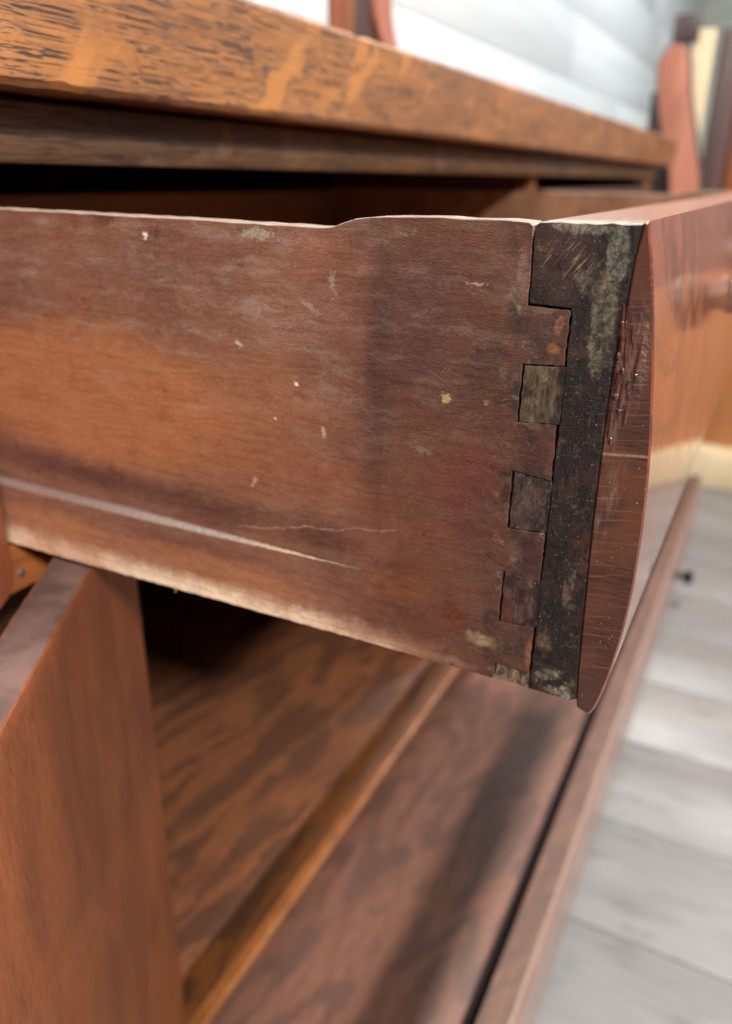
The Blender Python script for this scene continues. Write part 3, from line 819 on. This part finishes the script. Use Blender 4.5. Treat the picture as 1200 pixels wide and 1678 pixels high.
pm = [m_pin((86, 71, 52), (54, 42, 34), (114, 99, 73), .6, 1), m_pin((74, 56, 48), (46, 34, 31), (108, 92, 80), .5, 2),
      m_pin((78, 43, 33), (40, 28, 26), (116, 92, 80), .5, 3), m_pin((96, 70, 60), (60, 43, 38), (176, 158, 128), .7, 4)]
for k_, ((tl, tr, bl, br_), mt) in enumerate(zip(pins, pm)):
    lx = (29.5, 29.6, 29.55, 29.7)[k_]
    o = jag([(lx, tl-.05), (lx, bl+.05)], 1.6, .2, rd) + jag([(lx-.1, bl), (17.36, br_)], 1.6, .13, rd) + jag([(17.34, tr), (lx-.1, tl)], 1.6, .13, rd)
    prism('pin', mm(o), .00008 + .00042*(k_ % 2), .0118, mt, front, r=.00016, sharp=35)
# bowed facing
outer = [(0.0, 800.0), (-2.8, 786.8), (-5.5, 770.5), (-7.0, 760), (-8.3, 749.2), (-9.3, 740), (-10.1, 730), (-10.7, 718), (-10.95, 706), (-10.9, 695.6), (-10.5, 686), (-9.9, 677), (-9.0, 669), (-8.0, 661.5), (-6.6, 654), (-5.5, 649.4), (-4.6, 646.8), (-3.8, 645.6), (-2.9, 645.2), (-1.2, 645.7), (.6, 646.6)]
def spline(pts, k=4):
    P = [Vector(p) for p in pts]; out = []
    for i in range(len(P)-1):
        a, b, c_, d_ = P[max(0, i-1)], P[i], P[i+1], P[min(len(P)-1, i+2)]
        for j in range(k):
            t = j/k
            out.append(tuple(.5*((2*b)+(c_-a)*t+(2*a-5*b+4*c_-d_)*t*t+(3*b-a-3*c_+d_)*t**3)))
    out.append(tuple(P[-1])); return out
oc = spline(outer)
facing = oc + [(a, b) for a, b in reversed(bound)]
facing_o = prism('bow_front_facing', mm(facing), -.0002, .830, [M['fend'], M['ffront'], M['ftop']], dw, r=.0006, cap=0,
      side_fn=lambda a, b: 2 if (a[1] > .7990 and b[1] > .7990) else (0 if (a[0] > .001 and b[0] > .001) else 1), sharp=40)
def varnish_run(y, z, ry, rz, h, tilt, sd):  # varnish lumps added and shaped to catch lamp highlights
    bm_ = bmesh.new(); rr = random.Random(sd)
    nr, na = 7, 22
    wob = [1 + .22*rr.uniform(-1, 1) for _ in range(na)]
    rings = []
    for i in range(nr+1):
        t = i/nr; hh = h*math.cos(t*math.pi/2)**.8 if i < nr else 0
        row = []
        for j in range(na):
            a = 2*math.pi*j/na; q = t*(wob[j]*.7+.3)
            a_, b_ = math.cos(a)*ry*q, math.sin(a)*rz*q
            row.append((-.0003 - hh/1000, (y + a_*math.cos(tilt) - b_*math.sin(tilt))/1000, (z + a_*math.sin(tilt) + b_*math.cos(tilt))/1000))
        rings.append(row)
    c0 = bm_.verts.new((-.0003-h/1000, y/1000, z/1000))
    R_ = [[bm_.verts.new(v) for v in row] for row in rings[1:]]
    for j in range(na):
        bm_.faces.new((c0, R_[0][j], R_[0][(j+1) % na]))
        for k in range(nr-1): bm_.faces.new((R_[k][j], R_[k+1][j], R_[k+1][(j+1) % na], R_[k][(j+1) % na]))
    return link('varnish_run', bm_, M['varnish'], facing_o, sharp=80)
for i, a_ in enumerate([(2.6, 769, .9, 4.6, .7, -.12, 1), (1.2, 766, .7, 5.5, .6, -.10, 2), (-2.4, 764, .35, 4.2, .4, .02, 3), (2.2, 757, 1.0, 3.6, .5, -.1, 4), (.6, 753, .8, 4.4, .45, .0, 5), (3.3, 776, .5, 3.0, .4, -.1, 6), (2.6, 745, .7, 5, .4, .0, 7), (-1.2, 748, .5, 3.6, .3, 0, 8),
        (2.9, 764.6, .8, 1.3, .75, 0, 9), (1.3, 760.6, .8, 1.2, .75, 0, 10), (-2.4, 759.6, .5, 1.0, .5, 0, 11), (2.2, 753.2, .9, 1.2, .7, 0, 12), (.7, 749, .8, 1.1, .6, 0, 13), (3.2, 773.5, .6, 1.0, .5, 0, 14), (0, 771, .5, 2.4, .5, -.1, 15), (-.6, 757, .45, 1.6, .45, .1, 16), (1.9, 740, .6, 1.2, .5, 0, 17)]):
    varnish_run(*a_)
lathe('knob', [(0, .011), (.003, .0105), (.006, .0075), (.010, .0070), (.014, .011), (.019, .0160), (.024, .0175), (.028, .0165), (.031, .012), (.0325, .006), (.033, .0)], (.285, -.0085, .7500), (0, -1, 0), M['knob'], dw, n=36)
lathe('knob', [(0, .011), (.003, .0105), (.006, .0075), (.010, .0070), (.014, .011), (.019, .0160), (.024, .0175), (.028, .0165), (.031, .012), (.0325, .006), (.033, .0)], (.680, -.0085, .7480), (0, -1, 0), M['knob'], dw, n=36)
# the rest of the box
far_o = [(560, 794.6), (98, 794.5), (86, 797.6), (74, 798.6), (30.6, 798.8), (30.6, 648.3), (560, 646.2)]
prism('side_panel', mm(far_o), .8182, .830, [M['bed'], M['worn']], dw, r=.0008, side_fn=lambda a, b: 1 if (a[1] > .7935 and b[1] > .7935) else 0)
box('drawer_bottom', .0120, .8180, .0304, .545, .6560, .6610, M['bed'], dw, bev=.0004)
box('drawer_back', .0121, .8179, .546, .558, .6560, .7900, M['bed'], dw)

# ------------------------------------------------------------------ lower drawer, pulled out under it
ld = thing('drawer', 'empty lower drawer of mottled brown wood pulled out beneath the dovetailed drawer', 'drawer', (.8, .2, .02))
lf = [(.0735, .0300), (.0735, .1793), (.0728, .1800), (.0488, .1800), (.0472, .1784), (.0470, .1640), (.0450, .1620), (.0450, .0330), (.0465, .0300)]
prism('drawer_front', lf, -.05, 1.66, [M['lfront'], M['lface'], M['worn']], ld, r=.001, sharp=25,
      side_fn=lambda a, b: 2 if (min(a[1], b[1]) > .178 and max(a[0], b[0]) < .0490) else (1 if max(a[0], b[0]) < .0480 else 0))  # pale chamfer paints in the bright edge line, paler face its gloss
box('drawer_bottom', -.034, 1.644, .1085, .600, .0430, .0500, M['mottle2'], ld, bev=.0006)
box('slot_shade_strip', -.034, 1.644, .0738, .1100, .0300, .0390, M['black'], ld, bev=.0005)  # added dark strip, paints the shadow in the slot behind the front
box('drawer_back', -.034, 1.644, .601, .614, .030, .170, M['bed'], ld)
box('side_panel', -.048, -.035, .0737, .614, .030, .172, M['bed'], ld)
box('side_panel', 1.645, 1.658, .0737, .614, .030, .172, M['bed'], ld)
lathe('knob', [(0, .008), (.004, .006), (.012, .006), (.017, .013), (.023, .016), (.028, .013), (.031, .0)], (1.33, .0438, .075), (0, -1, 0), M['iron'], ld)

# ------------------------------------------------------------------ things beyond the far end
def post_outline():
    R = spline([(.188, .70), (.190, .80), (.205, .86), (.226, .935), (.245, 1.0), (.256, 1.06), (.266, 1.095), (.290, 1.108)])
    L = spline([(.304, 1.106), (.322, 1.088), (.330, 1.066), (.327, 1.02), (.316, .965), (.292, .89), (.268, .82), (.260, .75), (.258, .70)])
    return [(.188, 0.0)] + R + L + [(.258, 0.0)]
cp = thing('curved_post', 'reddish curved wooden post with dark square cap beyond the far end of the sideboard', 'post', (2.03, .25, 0))
prism('shaft', post_outline(), 2.00, 2.06, [M['red'], M['darkb']], cp, r=.004, side=1, sharp=40)  # dark sides paint in the shadow along the post
box('backing', 2.064, 2.090, .262, .345, 0, 1.010, M['darkb'], cp, bev=.003)
box('cap', 2.005, 2.055, .252, .306, 1.1085, 1.165, M['darkb'], cp, bev=.003)
pb = box('pale_board', 2.10, 2.12, .222, .268, 0, 1.145, M['cream'], bev=.002)
pb['label'] = 'narrow cream upright board standing just right of the curved reddish post'; pb['category'] = 'board'
wd = thing('wardrobe', 'tall brown cabinet on a pale plinth at the right edge behind the drawer front', 'wardrobe', (2.5, -.3, 0))
box('plinth', 2.10, 2.80, -.70, .130, 0, .108, M['cream'], wd, bev=.004)
box('lower_panel', 2.17, 2.80, -.69, .118, .1085, .640, M['orange'], wd, bev=.004)
box('upper_case', 2.17, 2.80, -.69, .205, .6405, 1.15, M['mauve'], wd, bev=.004)
box('corner_post', 2.14, 2.169, .175, .212, .6405, 1.15, M['darkb'], wd, bev=.003)
box('door_stile', 2.15, 2.169, .100, .150, .6405, 1.15, M['brown'], wd, bev=.003)
